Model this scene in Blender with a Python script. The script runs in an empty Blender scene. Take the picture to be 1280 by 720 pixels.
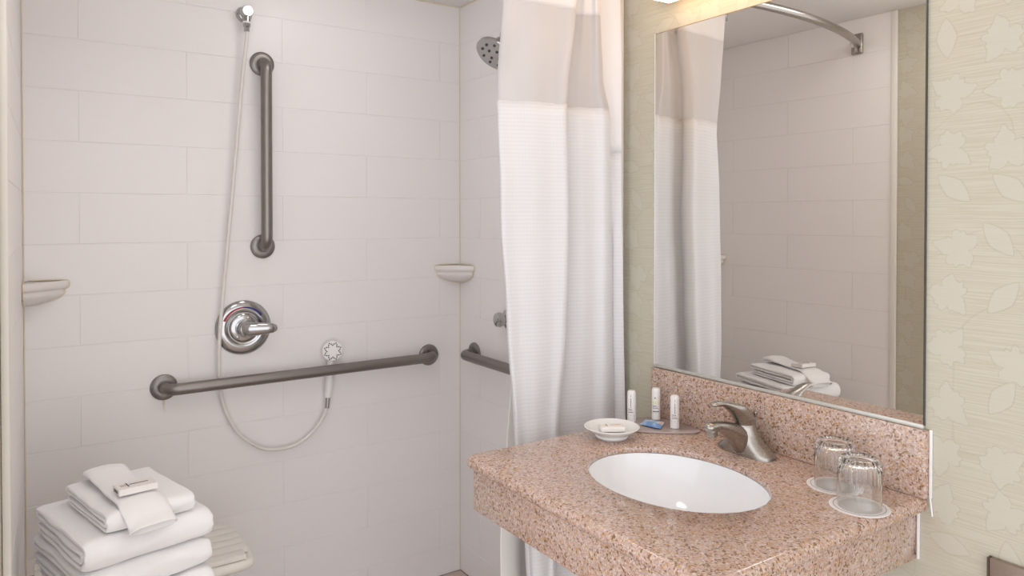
import bpy, bmesh, math, random
from mathutils import Vector, Matrix, noise

PI = math.pi
random.seed(7)
scene = bpy.context.scene
col = scene.collection

# ------------------------------------------------------------------ camera
cam_data = bpy.data.cameras.new('camera')
cam = bpy.data.objects.new('camera', cam_data)
col.objects.link(cam)
cam.location = (0.0, 0.0, 1.45)
cam.rotation_euler = (math.radians(90 - 0.75), 0, math.radians(-33.82))
cam_data.sensor_width = 36.0
cam_data.lens = 915.0 / 1280.0 * 36.0
cam_data.shift_y = -0.0586
cam_data.clip_start = 0.02
scene.camera = cam

# ------------------------------------------------------------------ world, exposure
world = bpy.data.worlds.new('world')
scene.world = world
world.use_nodes = True
bg = world.node_tree.nodes['Background']
bg.inputs[0].default_value = (0.955, 0.972, 1.0, 1)
bg.inputs[1].default_value = 1.62
scene.view_settings.view_transform = 'Standard'
scene.view_settings.look = 'None'
scene.view_settings.gamma = 1.0
scene.view_settings.exposure = 0.36
scene.view_settings.use_curve_mapping = False

VANITY_LAMP = 4.2      # emission of the vanity light diffuser
FILL_LAMP = 8.0     # emission of the added fill lamps under the ceiling

# ------------------------------------------------------------------ main measures (metres)
XW = 1.500      # wallpapered wall behind the vanity
XS = 1.495      # shower end wall
YB = 2.614      # back wall of the shower
ZC = 2.313      # ceiling
CT = 0.893      # top of the counter
YV = 1.655      # front edge of the shower surround


# ================================================================== node helper
class NT:
    def __init__(self, name):
        self.mat = bpy.data.materials.new(name)
        self.mat.use_nodes = True
        self.t = self.mat.node_tree
        self.p = self.t.nodes['Principled BSDF']
        self.out = self.t.nodes['Material Output']

    def node(self, kind, **kw):
        n = self.t.nodes.new(kind)
        for k, v in kw.items():
            setattr(n, k, v)
        return n

    def link(self, a, b):
        self.t.links.new(a, b)

    def put(self, sock, v):
        if isinstance(v, bpy.types.NodeSocket):
            self.link(v, sock)
        else:
            sock.default_value = v

    def math(self, op, a, b=0.0, c=None, clamp=False):
        n = self.node('ShaderNodeMath', operation=op, use_clamp=clamp)
        self.put(n.inputs[0], a)
        self.put(n.inputs[1], b)
        if c is not None:
            self.put(n.inputs[2], c)
        return n.outputs[0]

    def mix(self, fac, a, b):
        n = self.node('ShaderNodeMix', data_type='RGBA')
        self.put(n.inputs[0], fac)
        self.put(n.inputs[6], a)
        self.put(n.inputs[7], b)
        return n.outputs[2]

    def smooth(self, v, lo, hi, a=0.0, b=1.0):
        n = self.node('ShaderNodeMapRange', interpolation_type='SMOOTHSTEP')
        self.put(n.inputs[0], v)
        n.inputs[1].default_value = lo
        n.inputs[2].default_value = hi
        n.inputs[3].default_value = a
        n.inputs[4].default_value = b
        return n.outputs[0]

    def obj(self):
        return self.node('ShaderNodeTexCoord').outputs['Object']

    def pos(self):
        return self.node('ShaderNodeNewGeometry').outputs['Position']

    def uv(self):
        return self.node('ShaderNodeTexCoord').outputs['UV']

    def scale(self, v, s):
        n = self.node('ShaderNodeMapping')
        self.link(v, n.inputs[0])
        n.inputs['Scale'].default_value = s
        return n.outputs[0]

    def sep(self, v):
        n = self.node('ShaderNodeSeparateXYZ')
        self.link(v, n.inputs[0])
        return n.outputs

    def comb(self, x, y, z=0.0):
        n = self.node('ShaderNodeCombineXYZ')
        self.put(n.inputs[0], x)
        self.put(n.inputs[1], y)
        self.put(n.inputs[2], z)
        return n.outputs[0]

    def noise(self, v, scale, detail=2.0, rough=0.5):
        n = self.node('ShaderNodeTexNoise')
        self.link(v, n.inputs['Vector'])
        n.inputs['Scale'].default_value = scale
        n.inputs['Detail'].default_value = detail
        n.inputs['Roughness'].default_value = rough
        return n.outputs['Fac']

    def bump(self, h, strength=0.3, dist=0.002):
        n = self.node('ShaderNodeBump')
        n.inputs['Strength'].default_value = strength
        n.inputs['Distance'].default_value = dist
        self.link(h, n.inputs['Height'])
        self.link(n.outputs[0], self.p.inputs['Normal'])
        return n

    def base(self, colr, rough=0.5, metal=0.0, spec=None, coat=0.0):
        self.put(self.p.inputs['Base Color'], colr if isinstance(colr, bpy.types.NodeSocket) else (*colr, 1))
        self.put(self.p.inputs['Roughness'], rough)
        self.p.inputs['Metallic'].default_value = metal
        if spec is not None:
            self.p.inputs['Specular IOR Level'].default_value = spec
        if coat:
            self.p.inputs['Coat Weight'].default_value = coat
            self.p.inputs['Coat Roughness'].default_value = 0.05
        return self.mat


def rgb(n, c):
    r = n.node('ShaderNodeRGB')
    r.outputs[0].default_value = (*c, 1)
    return r.outputs[0]


def simple(name, c, rough=0.5, metal=0.0, var=0.04, scale=30.0, bump=0.0, bscale=400.0, spec=None, coat=0.0):
    """a plain colour with a little procedural variation"""
    n = NT(name)
    v = n.obj()
    f = n.noise(v, scale, 3)
    c2 = tuple(x * (1 - var * 2) for x in c)
    n.base(n.mix(f, (*c, 1), (*c2, 1)), rough, metal, spec, coat)
    if bump:
        n.bump(n.noise(v, bscale, 2), bump, 0.001)
    return n.mat


def brushed(name, c, rough, scale=(40, 40, 900)):
    n = NT(name)
    v = n.obj()
    s = n.scale(v, scale)
    f = n.noise(s, 3.0, 2)
    n.base(n.mix(f, (*c, 1), (*[x * 0.86 for x in c], 1)), n.smooth(f, 0.2, 0.8, rough - 0.05, rough + 0.07), 1.0)
    return n.mat


def surround_material():
    """moulded acrylic shower wall: warm white with faint blotches and two small rust stains"""
    n = NT('moulded_acrylic')
    p = n.pos()
    f = n.noise(p, 2.2, 4, 0.6)
    g = n.noise(n.scale(p, (25, 25, 200)), 1.0, 2)
    c = n.mix(f, (0.885, 0.855, 0.852, 1), (0.865, 0.832, 0.826, 1))
    c = n.mix(n.math('MULTIPLY', g, 0.10), c, (0.72, 0.66, 0.62, 1))
    s = n.sep(p)
    # drip under the left flange of the long rail
    dx = n.math('ABSOLUTE', n.math('SUBTRACT', s[0], n.math('ADD', 0.383, n.math('MULTIPLY', n.math('SUBTRACT', n.noise(p, 30, 1), 0.5), 0.02))))
    m = n.math('MULTIPLY', n.smooth(dx, 0.001, 0.006, 1, 0), n.smooth(s[2], 0.80, 0.862, 0, 1))
    m = n.math('MULTIPLY', m, n.smooth(s[2], 0.862, 0.866, 1, 0))
    m = n.math('MULTIPLY', m, n.smooth(s[1], 2.55, 2.58, 0, 1))
    c = n.mix(n.math('MULTIPLY', m, 0.6), c, (0.62, 0.42, 0.16, 1))
    n.base(c, 0.34, 0.0, 0.45)
    n.bump(n.noise(n.scale(p, (30, 30, 260)), 1.0, 2), 0.06, 0.002)
    return n.mat


def wallpaper_material():
    """beige grasscloth print with paler leaves, thin outlines and trailing stems"""
    n = NT('leaf_wallpaper')
    o = n.sep(n.obj())
    u, w = o[1], o[2]
    S = 10.2
    wob = n.noise(n.comb(u, w), 28, 3)
    q = n.comb(n.math('MULTIPLY', u, S), n.math('MULTIPLY', w, S))
    vor = n.node('ShaderNodeTexVoronoi', voronoi_dimensions='2D', feature='F1')
    n.link(q, vor.inputs['Vector'])
    vor.inputs['Scale'].default_value = 1.0
    vor.inputs['Randomness'].default_value = 0.42
    sub = n.node('ShaderNodeVectorMath', operation='SUBTRACT')
    n.link(q, sub.inputs[0])
    n.link(vor.outputs['Position'], sub.inputs[1])
    l = n.sep(sub.outputs[0])
    cc = n.node('ShaderNodeSeparateColor')
    n.link(vor.outputs['Color'], cc.inputs[0])
    r = n.math('SQRT', n.math('ADD', n.math('MULTIPLY', l[0], l[0]), n.math('MULTIPLY', l[1], l[1])))
    th = n.math('ADD', n.math('ARCTAN2', l[1], l[0]), n.math('MULTIPLY', cc.outputs[0], 6.283))
    ph = n.math('MULTIPLY', cc.outputs[2], 6.283)
    def wave(k, amp, mul):
        return n.math('MULTIPLY', n.math('COSINE', n.math('ADD', n.math('MULTIPLY', th, k), n.math('MULTIPLY', ph, mul))), amp)
    r1 = n.math('ADD', n.math('ADD', 0.345, wave(5.0, 0.060, 0.0)), n.math('ADD', wave(3.0, 0.050, 1.0), n.math('ADD', wave(11.0, 0.026, 2.0), wave(19.0, 0.012, 3.0))))
    r1 = n.math('ADD', r1, n.math('MULTIPLY', n.math('SUBTRACT', wob, 0.5), 0.16))
    ct = n.math('ABSOLUTE', n.math('COSINE', th))
    stn = n.math('SINE', th)
    r2 = n.math('POWER', n.math('ADD', n.math('POWER', n.math('DIVIDE', ct, 0.40), 1.3), n.math('POWER', n.math('DIVIDE', n.math('ABSOLUTE', stn), 0.20), 1.3)), -0.77)
    kind = n.math('GREATER_THAN', cc.outputs[1], 0.66)
    R = n.math('ADD', n.math('MULTIPLY', r1, n.math('SUBTRACT', 1.0, kind)), n.math('MULTIPLY', r2, kind))
    d = n.math('SUBTRACT', R, r)
    leaf = n.smooth(d, -0.006, 0.012)
    line = n.smooth(n.math('ABSOLUTE', d), 0.006, 0.022, 1, 0)
    # trailing stems: a thin contour of a slow noise, only between the leaves
    st = n.math('ABSOLUTE', n.math('SUBTRACT', n.noise(n.comb(u, w), 5.0, 0), 0.5))
    stem = n.math('MULTIPLY', n.smooth(st, 0.002, 0.006, 1, 0), n.math('SUBTRACT', 1.0, leaf))
    # grasscloth threads
    warp = n.math('ADD', w, n.math('MULTIPLY', n.noise(n.comb(u, w), 7, 2), 0.008))
    g = n.noise(n.comb(n.math('MULTIPLY', u, 7.0), n.math('MULTIPLY', warp, 400.0)), 1.0, 3, 0.65)
    threads = n.smooth(g, 0.40, 0.62)
    ground = n.mix(threads, (0.506, 0.468, 0.368, 1), (0.562, 0.530, 0.438, 1))
    pale = n.mix(n.math('MULTIPLY', threads, 0.6), (0.545, 0.515, 0.430, 1), (0.566, 0.537, 0.452, 1))
    c = n.mix(leaf, ground, pale)
    c = n.mix(n.math('MULTIPLY', n.math('MAXIMUM', line, n.math('MULTIPLY', stem, 0.7)), 0.34), c, (0.386, 0.344, 0.244, 1))
    n.base(c, 0.62, 0, 0.3)
    hgt = n.math('ADD', n.math('MULTIPLY', n.math('MULTIPLY', threads, n.math('SUBTRACT', 1.0, leaf)), 0.5), n.math('MULTIPLY', leaf, 0.4))
    n.bump(hgt, 0.15, 0.001)
    return n.mat


def granite_material():
    n = NT('speckled_granite')
    v = n.obj()
    d = n.node('ShaderNodeVectorMath', operation='ADD')
    n.link(v, d.inputs[0])
    nz = n.node('ShaderNodeTexNoise')
    n.link(v, nz.inputs['Vector'])
    nz.inputs['Scale'].default_value = 140
    sc = n.node('ShaderNodeVectorMath', operation='SCALE')
    n.link(nz.outputs['Color'], sc.inputs[0])
    sc.inputs['Scale'].default_value = 0.006
    n.link(sc.outputs[0], d.inputs[1])
    vv = d.outputs[0]

    def cells(scale):
        a = n.node('ShaderNodeTexVoronoi')
        n.link(vv, a.inputs['Vector'])
        a.inputs['Scale'].default_value = scale
        b = n.node('ShaderNodeSeparateColor')
        n.link(a.outputs['Color'], b.inputs[0])
        return b.outputs
    a = cells(330)
    b = cells(255)
    ramp = n.node('ShaderNodeValToRGB')
    ramp.color_ramp.interpolation = 'CONSTANT'
    e = ramp.color_ramp.elements
    stops = [(0.0, (0.515, 0.364, 0.299)), (0.24, (0.580, 0.432, 0.368)), (0.46, (0.460, 0.323, 0.271)),
             (0.62, (0.644, 0.523, 0.460)), (0.73, (0.396, 0.296, 0.262)), (0.83, (0.506, 0.300, 0.175)),
             (0.915, (0.276, 0.155, 0.087)), (0.965, (0.681, 0.601, 0.552))]
    e[0].position, e[0].color = stops[0][0], (*stops[0][1], 1)
    e[1].position, e[1].color = stops[1][0], (*stops[1][1], 1)
    for pz, c in stops[2:]:
        k = e.new(pz)
        k.color = (*c, 1)
    n.link(a[0], ramp.inputs[0])
    c = ramp.outputs[0]
    c = n.mix(n.math('GREATER_THAN', b[1], 0.885), c, (0.184, 0.096, 0.041, 1))
    c = n.mix(n.math('GREATER_THAN', b[2], 0.925), c, (0.460, 0.255, 0.101, 1))
    c = n.mix(n.math('MULTIPLY', n.noise(v, 9, 2), 0.30), c, (0.552, 0.410, 0.340, 1))
    n.base(c, 0.13, 0, 0.5, 0.25)
    return n.mat


def terry_material(name, c):
    n = NT(name)
    v = n.obj()
    f = n.noise(v, 420, 3, 0.7)
    g = n.noise(v, 60, 3)
    n.base(n.mix(g, (*c, 1), (*[x * 0.97 for x in c], 1)), 0.95, 0, 0.1)
    n.p.inputs['Sheen Weight'].default_value = 0.25
    n.bump(n.math('ADD', f, n.math('MULTIPLY', g, 0.8)), 0.30, 0.0025)
    return n.mat


def waffle_material():
    n = NT('waffle_cloth')
    s = n.sep(n.uv())
    a = n.math('SINE', n.math('MULTIPLY', s[1], 2 * PI / 0.0105))
    b = n.math('SINE', n.math('MULTIPLY', s[0], 2 * PI / 0.0095))
    h = n.math('ADD', a, n.math('MULTIPLY', b, 0.35))
    c = n.mix(n.smooth(h, -1.5, 1.5), (0.80, 0.795, 0.82, 1), (0.86, 0.853, 0.875, 1))
    n.base(c, 0.85, 0, 0.2)
    n.bump(h, 0.12, 0.0012)
    tr = n.node('ShaderNodeBsdfTranslucent')
    tr.inputs[0].default_value = (0.80, 0.79, 0.80, 1)
    mx = n.node('ShaderNodeMixShader')
    mx.inputs[0].default_value = 0.22
    n.link(n.p.outputs[0], mx.inputs[1])
    n.link(tr.outputs[0], mx.inputs[2])
    n.link(mx.outputs[0], n.out.inputs[0])
    return n.mat


def sheer_material():
    n = NT('sheer_voile')
    s = n.sep(n.uv())
    a = n.math('SINE', n.math('MULTIPLY', s[0], 2 * PI / 0.004))
    n.base((0.77, 0.745, 0.75), 0.8, 0, 0.2)
    tr = n.node('ShaderNodeBsdfTranslucent')
    tr.inputs[0].default_value = (0.76, 0.74, 0.74, 1)
    tp = n.node('ShaderNodeBsdfTransparent')
    m1 = n.node('ShaderNodeMixShader')
    m1.inputs[0].default_value = 0.35
    n.link(n.p.outputs[0], m1.inputs[1])
    n.link(tr.outputs[0], m1.inputs[2])
    m2 = n.node('ShaderNodeMixShader')
    n.link(n.smooth(a, -3, 3, 0.13, 0.15), m2.inputs[0])
    n.link(m1.outputs[0], m2.inputs[1])
    n.link(tp.outputs[0], m2.inputs[2])
    n.link(m2.outputs[0], n.out.inputs[0])
    return n.mat


def cloth_material(name, c):
    n = NT(name)
    s = n.sep(n.uv())
    a = n.math('SINE', n.math('MULTIPLY', s[1], 2 * PI / 0.004))
    n.base((c), 0.8, 0, 0.2)
    n.bump(a, 0.08, 0.001)
    return n.mat


def glass_material(name, c=(1, 1, 1), rough=0.0, ior=1.46):
    n = NT(name)
    f = n.noise(n.obj(), 20, 1)
    n.base(n.mix(f, (*c, 1), (*[x * 0.98 for x in c], 1)), rough)
    n.p.inputs['Transmission Weight'].default_value = 1.0
    n.p.inputs['IOR'].default_value = ior
    return n.mat


def emit_material(name, c, strength):
    n = NT(name)
    f = n.noise(n.obj(), 8, 1)
    n.base((0.9, 0.88, 0.85), 0.4)
    n.link(n.mix(f, (*c, 1), (*[x * 0.97 for x in c], 1)), n.p.inputs['Emission Color'])
    n.p.inputs['Emission Strength'].default_value = strength
    return n.mat


M = {
    'surround': surround_material(),
    'paper': wallpaper_material(),
    'granite': granite_material(),
    'ceiling': simple('matt_ceiling_paint', (0.86, 0.84, 0.83), 0.8, 0, 0.02, 6),
    'floor': simple('pink_floor_tile', (0.66, 0.53, 0.47), 0.5, 0, 0.12, 14),
    'grout': simple('grey_grout', (0.34, 0.24, 0.20), 0.9, 0, 0.1, 60),
    'trim': simple('white_trim', (0.80, 0.77, 0.73), 0.4, 0, 0.02),
    'caulk': simple('yellowed_caulk', (0.86, 0.765, 0.60), 0.6, 0, 0.10, 9),
    'wcaulk': simple('white_caulk', (0.86, 0.85, 0.86), 0.5, 0, 0.02),
    'acrylic': simple('white_acrylic', (0.84, 0.80, 0.78), 0.22, 0, 0.02),
    'chrome': simple('polished_chrome', (0.47, 0.465, 0.47), 0.13, 1.0, 0.02),
    'chrome_dark': simple('dark_rubber', (0.06, 0.055, 0.05), 0.5, 0, 0.1),  # plain dark rubber for nozzles, spray holes and feet
    'steel': brushed('satin_steel', (0.30, 0.272, 0.258), 0.40),
    'nickel': brushed('brushed_nickel', (0.44, 0.405, 0.37), 0.28),
    'rodsteel': brushed('polished_rod_steel', (0.42, 0.385, 0.355), 0.28),
    'plastic': simple('ivory_plastic', (0.88, 0.85, 0.79), 0.35, 0, 0.03),
    'wplastic': simple('white_plastic', (0.86, 0.84, 0.83), 0.3, 0, 0.02),
    'hose': simple('white_vinyl_hose', (0.80, 0.76, 0.73), 0.3, 0, 0.03),
    'terry': terry_material('white_terry', (0.93, 0.922, 0.935)),
    'terry_thin': terry_material('white_terry_thin', (0.93, 0.915, 0.92)),
    'paperwhite': simple('white_paper', (0.88, 0.84, 0.83), 0.55, 0, 0.02),
    'ink': simple('grey_ink', (0.12, 0.11, 0.12), 0.6, 0, 0.1),
    'inkbrown': simple('brown_ink', (0.46, 0.30, 0.24), 0.6, 0, 0.1),
    'inkgreen': simple('olive_ink', (0.42, 0.40, 0.18), 0.6, 0, 0.1),
    'yellow': simple('pale_yellow_ink', (0.80, 0.78, 0.42), 0.6, 0, 0.1),
    'porcelain': simple('white_porcelain', (0.86, 0.87, 0.90), 0.06, 0, 0.01),
    'dish': simple('glazed_white_china', (0.84, 0.83, 0.82), 0.12, 0, 0.02),
    'soap': simple('wrapped_soap', (0.88, 0.84, 0.80), 0.5, 0, 0.03),
    'tray': simple('taupe_tray', (0.47, 0.385, 0.375), 0.16, 0, 0.04),
    'blue': None,
    'red_enamel': simple('red_enamel', (0.42, 0.03, 0.04), 0.25, 0, 0.05),
    'blue_enamel': simple('blue_enamel', (0.010, 0.02, 0.16), 0.25, 0, 0.05),
    'glass': glass_material('clear_tumbler_glass', (0.985, 0.99, 0.985)),
    'mirror': simple('silvered_mirror', (0.80, 0.785, 0.755), 0.0, 1.0, 0.0),
    'edge_glint': simple('white_edge_glint', (0.92, 0.94, 0.95), 0.08, 0.0, 0.02),  # white colour stands in for the bright glint on the left bevel
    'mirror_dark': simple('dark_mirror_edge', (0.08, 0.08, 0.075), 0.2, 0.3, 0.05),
    'channel': simple('pale_metal_channel', (0.62, 0.62, 0.58), 0.35, 0.4, 0.04),
    'bronze': simple('light_bronze', (0.30, 0.22, 0.16), 0.4, 0.6, 0.04),
    'plate': brushed('brown_steel_plate', (0.42, 0.345, 0.305), 0.42, (40, 900, 40)),
    'plate_dark': simple('dark_plate_edge', (0.10, 0.075, 0.06), 0.5, 0.3, 0.05),
    'waffle': waffle_material(),
    'sheer': sheer_material(),
    'band': cloth_material('smooth_white_cloth', (0.72, 0.70, 0.705)),
    'liner': simple('white_vinyl_liner', (0.80, 0.76, 0.72), 0.4, 0, 0.02),
    'lamp_vanity': emit_material('vanity_diffuser', (1.0, 0.66, 0.38), VANITY_LAMP),
    'lamp_fill': emit_material('fill_bowl', (1.0, 0.985, 0.975), FILL_LAMP),
}


def sachet_material():
    n = NT('blue_printed_foil')
    v = n.obj()
    s = n.sep(v)
    f = n.noise(v, 45, 2)
    c = n.mix(n.smooth(f, 0.40, 0.60), (0.16, 0.32, 0.62, 1), (0.42, 0.58, 0.80, 1))
    d = n.math('SQRT', n.math('ADD', n.math('POWER', n.math('SUBTRACT', s[0], 0.012), 2.0), n.math('POWER', n.math('ADD', s[1], 0.016), 2.0)))
    g = n.math('ADD', d, n.math('MULTIPLY', n.math('SUBTRACT', n.noise(v, 160, 1), 0.5), 0.012))
    c = n.mix(n.smooth(g, 0.008, 0.014, 1, 0), c, (0.85, 0.80, 0.80, 1))
    c = n.mix(n.smooth(g, 0.003, 0.008, 1, 0), c, (0.80, 0.36, 0.22, 1))
    n.base(c, 0.3, 0, 0.5)
    return n.mat


M['blue'] = sachet_material()


# ================================================================== object helpers
def tag(o, label=None, cat=None, group=None, kind=None):
    if label:
        o['label'] = label
    if cat:
        o['category'] = cat
    if group:
        o['group'] = group
    if kind:
        o['kind'] = kind
    return o


def thing(name, loc, label, cat, group=None):
    o = bpy.data.objects.new(name, None)
    o.empty_display_size = 0.05
    col.objects.link(o)
    o.location = loc
    return tag(o, label, cat, group)


def origin(o):
    p = Vector((0, 0, 0))
    while o is not None:
        p = p + o.location
        o = o.parent
    return p


def obj(name, bm, mat, parent=None, loc=None, smooth=True, angle=40):
    """link a bmesh given in world coordinates as ONE mesh object"""
    bmesh.ops.recalc_face_normals(bm, faces=bm.faces)
    me = bpy.data.meshes.new(name)
    base = origin(parent)
    own = Vector(loc) if loc is not None else base
    bmesh.ops.translate(bm, verts=bm.verts, vec=-own)
    bm.to_mesh(me)
    bm.free()
    me.materials.append(M[mat] if isinstance(mat, str) else mat)
    if smooth:
        me.polygons.foreach_set('use_smooth', [True] * len(me.polygons))
        me.set_sharp_from_angle(angle=math.radians(angle))
    o = bpy.data.objects.new(name, me)
    col.objects.link(o)
    if parent is not None:
        o.parent = parent
    o.location = own - base
    return o


def box(bm, x0, x1, y0, y1, z0, z1, bev=0.0, seg=2):
    vs = [bm.verts.new((x, y, z)) for x in (x0, x1) for y in (y0, y1) for z in (z0, z1)]
    fs = [(0, 1, 3, 2), (4, 6, 7, 5), (0, 4, 5, 1), (2, 3, 7, 6), (0, 2, 6, 4), (1, 5, 7, 3)]
    faces = [bm.faces.new([vs[i] for i in f]) for f in fs]
    if bev:
        ed = {e for f in faces for e in f.edges}
        bmesh.ops.bevel(bm, geom=list(ed), offset=bev, segments=seg, profile=0.5, affect='EDGES')
    return bm


def boxo(name, dims, mat, parent=None, bev=0.0, seg=2, smooth=True):
    bm = bmesh.new()
    box(bm, *dims, bev, seg)
    return obj(name, bm, mat, parent, smooth=smooth)


def loft(bm, rings, cap=True, closed=True):
    """rings: lists of points of equal length"""
    R = [[bm.verts.new(p) for p in r] for r in rings]
    n = len(R[0])
    for a, b in zip(R[:-1], R[1:]):
        for i in range(n if closed else n - 1):
            j = (i + 1) % n
            bm.faces.new((a[i], a[j], b[j], b[i]))
    if cap:
        bm.faces.new(R[0])
        bm.faces.new(R[-1])
    return R


def frames(pts):
    """parallel-transport frames along a polyline"""
    pts = [Vector(p) for p in pts]
    T = []
    for i in range(len(pts)):
        a = pts[max(i - 1, 0)]
        b = pts[min(i + 1, len(pts) - 1)]
        T.append((b - a).normalized())
    up = Vector((0, 0, 1))
    if abs(T[0].dot(up)) > 0.9:
        up = Vector((0, 1, 0))
    N = (up - T[0] * up.dot(T[0])).normalized()
    out = []
    for t in T:
        N = (N - t * N.dot(t)).normalized()
        out.append((t, N, t.cross(N)))
    return pts, out


def tube(bm, pts, rad, res=14, cap=True):
    pts, fr = frames(pts)
    rings = []
    for i, (p, (t, n, b)) in enumerate(zip(pts, fr)):
        r = rad[i] if isinstance(rad, (list, tuple)) else rad
        rings.append([p + n * (r * math.cos(2 * PI * k / res)) + b * (r * math.sin(2 * PI * k / res)) for k in range(res)])
    loft(bm, rings, cap)
    return bm


def lathe(bm, prof, center, axis=(0, 0, 1), res=40, sx=1.0, sy=1.0, mod=None):
    """prof: list of (radius, height along axis)"""
    c = Vector(center)
    ax = Vector(axis).normalized()
    ref = Vector((0, 0, 1)) if abs(ax.z) < 0.9 else Vector((1, 0, 0))
    e1 = (ref - ax * ref.dot(ax)).normalized()
    e2 = ax.cross(e1)
    rings = []
    for r, h in prof:
        ring = []
        for k in range(res):
            a = 2 * PI * k / res
            rr = max(r, 1e-5)
            if mod:
                rr = mod(rr, h, a)
            ring.append(c + ax * h + e1 * (rr * sx * math.cos(a)) + e2 * (rr * sy * math.sin(a)))
        rings.append(ring)
    loft(bm, rings, True)
    bmesh.ops.remove_doubles(bm, verts=bm.verts, dist=1e-5)
    return bm


def lat(name, prof, center, mat, parent=None, axis=(0, 0, 1), res=40, **kw):
    bm = bmesh.new()
    lathe(bm, prof, center, axis, res, **kw)
    return obj(name, bm, mat, parent)


def spline(pts, n=8, closed=False):
    """Catmull-Rom through points"""
    P = [Vector(p) for p in pts]
    out = []
    m = len(P)
    for i in range(m - 1):
        p0, p1, p2, p3 = P[max(i - 1, 0)], P[i], P[i + 1], P[min(i + 2, m - 1)]
        for k in range(n):
            t = k / n
            out.append(0.5 * ((2 * p1) + (p2 - p0) * t + (2 * p0 - 5 * p1 + 4 * p2 - p3) * t * t + (3 * p1 - p0 - 3 * p2 + p3) * t ** 3))
    out.append(P[-1])
    return out


def struct(o):
    o['kind'] = 'structure'
    return o


# ================================================================== the room
struct(boxo('floor', (-1.2, 1.62, -1.4, 2.75, -0.12, -0.006), 'grout'))
floor = bpy.data.objects['floor']
struct(boxo('ceiling', (-1.2, 1.62, -1.4, 2.75, ZC, ZC + 0.08), 'ceiling'))
wall_right = struct(boxo('wall_right', (XW, XW + 0.1, -1.4, YV, 0, ZC), 'paper'))
wall_left = struct(boxo('wall_left', (-0.125, -0.035, 1.42, YV, 0, ZC), 'paper'))
wall_back = struct(boxo('wall_back', (-0.12, 1.62, YB + 0.0015, YB + 0.1, 0, ZC), 'surround'))

# floor tiles of the shower, small squares
tile_cache = {}


def tile_mesh(key, w, d, t, mat, bev):
    """a slab w (local x) by d (local z), t thick (local y, face at y=0, body behind)"""
    if key in tile_cache:
        return tile_cache[key]
    bm = bmesh.new()
    a, b = w / 2, d / 2
    rings = [[(-a, t, -b), (a, t, -b), (a, t, b), (-a, t, b)],
             [(-a, bev, -b), (a, bev, -b), (a, bev, b), (-a, bev, b)],
             [(-a + bev, 0, -b + bev), (a - bev, 0, -b + bev), (a - bev, 0, b - bev), (-a + bev, 0, b - bev)]]
    loft(bm, rings)
    bmesh.ops.recalc_face_normals(bm, faces=bm.faces)
    me = bpy.data.meshes.new('tile')
    bm.to_mesh(me)
    bm.free()
    me.materials.append(M[mat])
    tile_cache[key] = me
    return me


def place(me, name, parent, mw):
    o = bpy.data.objects.new(name, me)
    col.objects.link(o)
    o.parent = parent
    o.matrix_local = mw
    return o


FT = 0.105
for i in range(15):
    for j in range(9):
        x = XS - FT * (i + 0.5)
        y = YB - FT * (j + 0.5)
        me = tile_mesh('floor', FT - 0.004, FT - 0.004, 0.006, 'floor', 0.001)
        place(me, 'tile', floor, Matrix.Translation((x, y, 0.0)) @ Matrix.Rotation(-PI / 2, 4, 'X'))
dry = boxo('dry_floor', (-1.2, 1.5, -1.4, YB - 9 * FT - 0.002, -0.006, 0.0), 'floor', floor)

# moulded tile pattern of the shower walls: long tiles in running bond
ROWS = [0.0, 0.115] + [0.115 + 0.157 * k for k in range(1, 14)] + [ZC - 0.001]
GAP = 0.0022


def clad(parent, O, u, n, length, joints_a, joints_b):
    u = Vector(u).normalized()
    n = Vector(n).normalized()
    for k in range(len(ROWS) - 1):
        z0, z1 = ROWS[k], ROWS[k + 1]
        js = joints_a if k % 2 == 0 else joints_b
        xs = [0.0] + [j for j in js if 0.01 < j < length - 0.01] + [length]
        for a, b in zip(xs[:-1], xs[1:]):
            w, d = b - a - GAP, z1 - z0 - GAP
            me = tile_mesh(('s', round(w, 4), round(d, 4)), w, d, 0.0015, 'surround', 0.0008)
            c = Vector(O) + u * ((a + b) / 2)
            m = Matrix(((u.x, -n.x, 0, c.x), (u.y, -n.y, 0, c.y), (u.z, -n.z, 1, (z0 + z1) / 2), (0, 0, 0, 1)))
            place(me, 'tile', parent, m)


# row that starts at z 1.214 has joints at .455 / 1.089
clad(wall_back, (0.0, YB, 0), (1, 0, 0), (0, -1, 0), XS, [0.455, 1.087], [0.147, 0.770, 1.399])

ws_r = struct(boxo('wall_shower_right', (XS + 0.0015, XW + 0.1, YV, YB + 0.0015, 0, ZC), 'surround'))
clad(ws_r, (XS, YB, 0), (0, -1, 0), (-1, 0, 0), YB - YV, [0.47], [0.16, 0.79])

# left shower wall opens slightly towards the room
bm = bmesh.new()
L0, L1 = Vector((0.0005, YB + 0.0015, 0)), Vector((-0.0285, YV, 0))
loft(bm, [[(L0.x, L0.y, z), (L1.x, L1.y, z), (-0.12, L1.y, z), (-0.12, L0.y, z)] for z in (0, ZC)])
ws_l = struct(obj('wall_shower_left', bm, 'surround', smooth=False))
uL = (Vector((-0.027, YV, 0)) - Vector((0.002, YB, 0)))
clad(ws_l, (0.002, YB, 0), uL, (uL.y * -1, uL.x, 0), uL.length, [0.47], [0.16, 0.79])

# front trims of the surround
struct(boxo('trim_1', (-0.0345, -0.020, YV - 0.020, YV + 0.006, 0, ZC - 0.001), 'trim', None, 0.004))
struct(boxo('trim_2', (XW - 0.014, XW - 0.0005, YV - 0.020, YV + 0.006, 0, ZC - 0.001), 'trim', None, 0.004))

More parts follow.
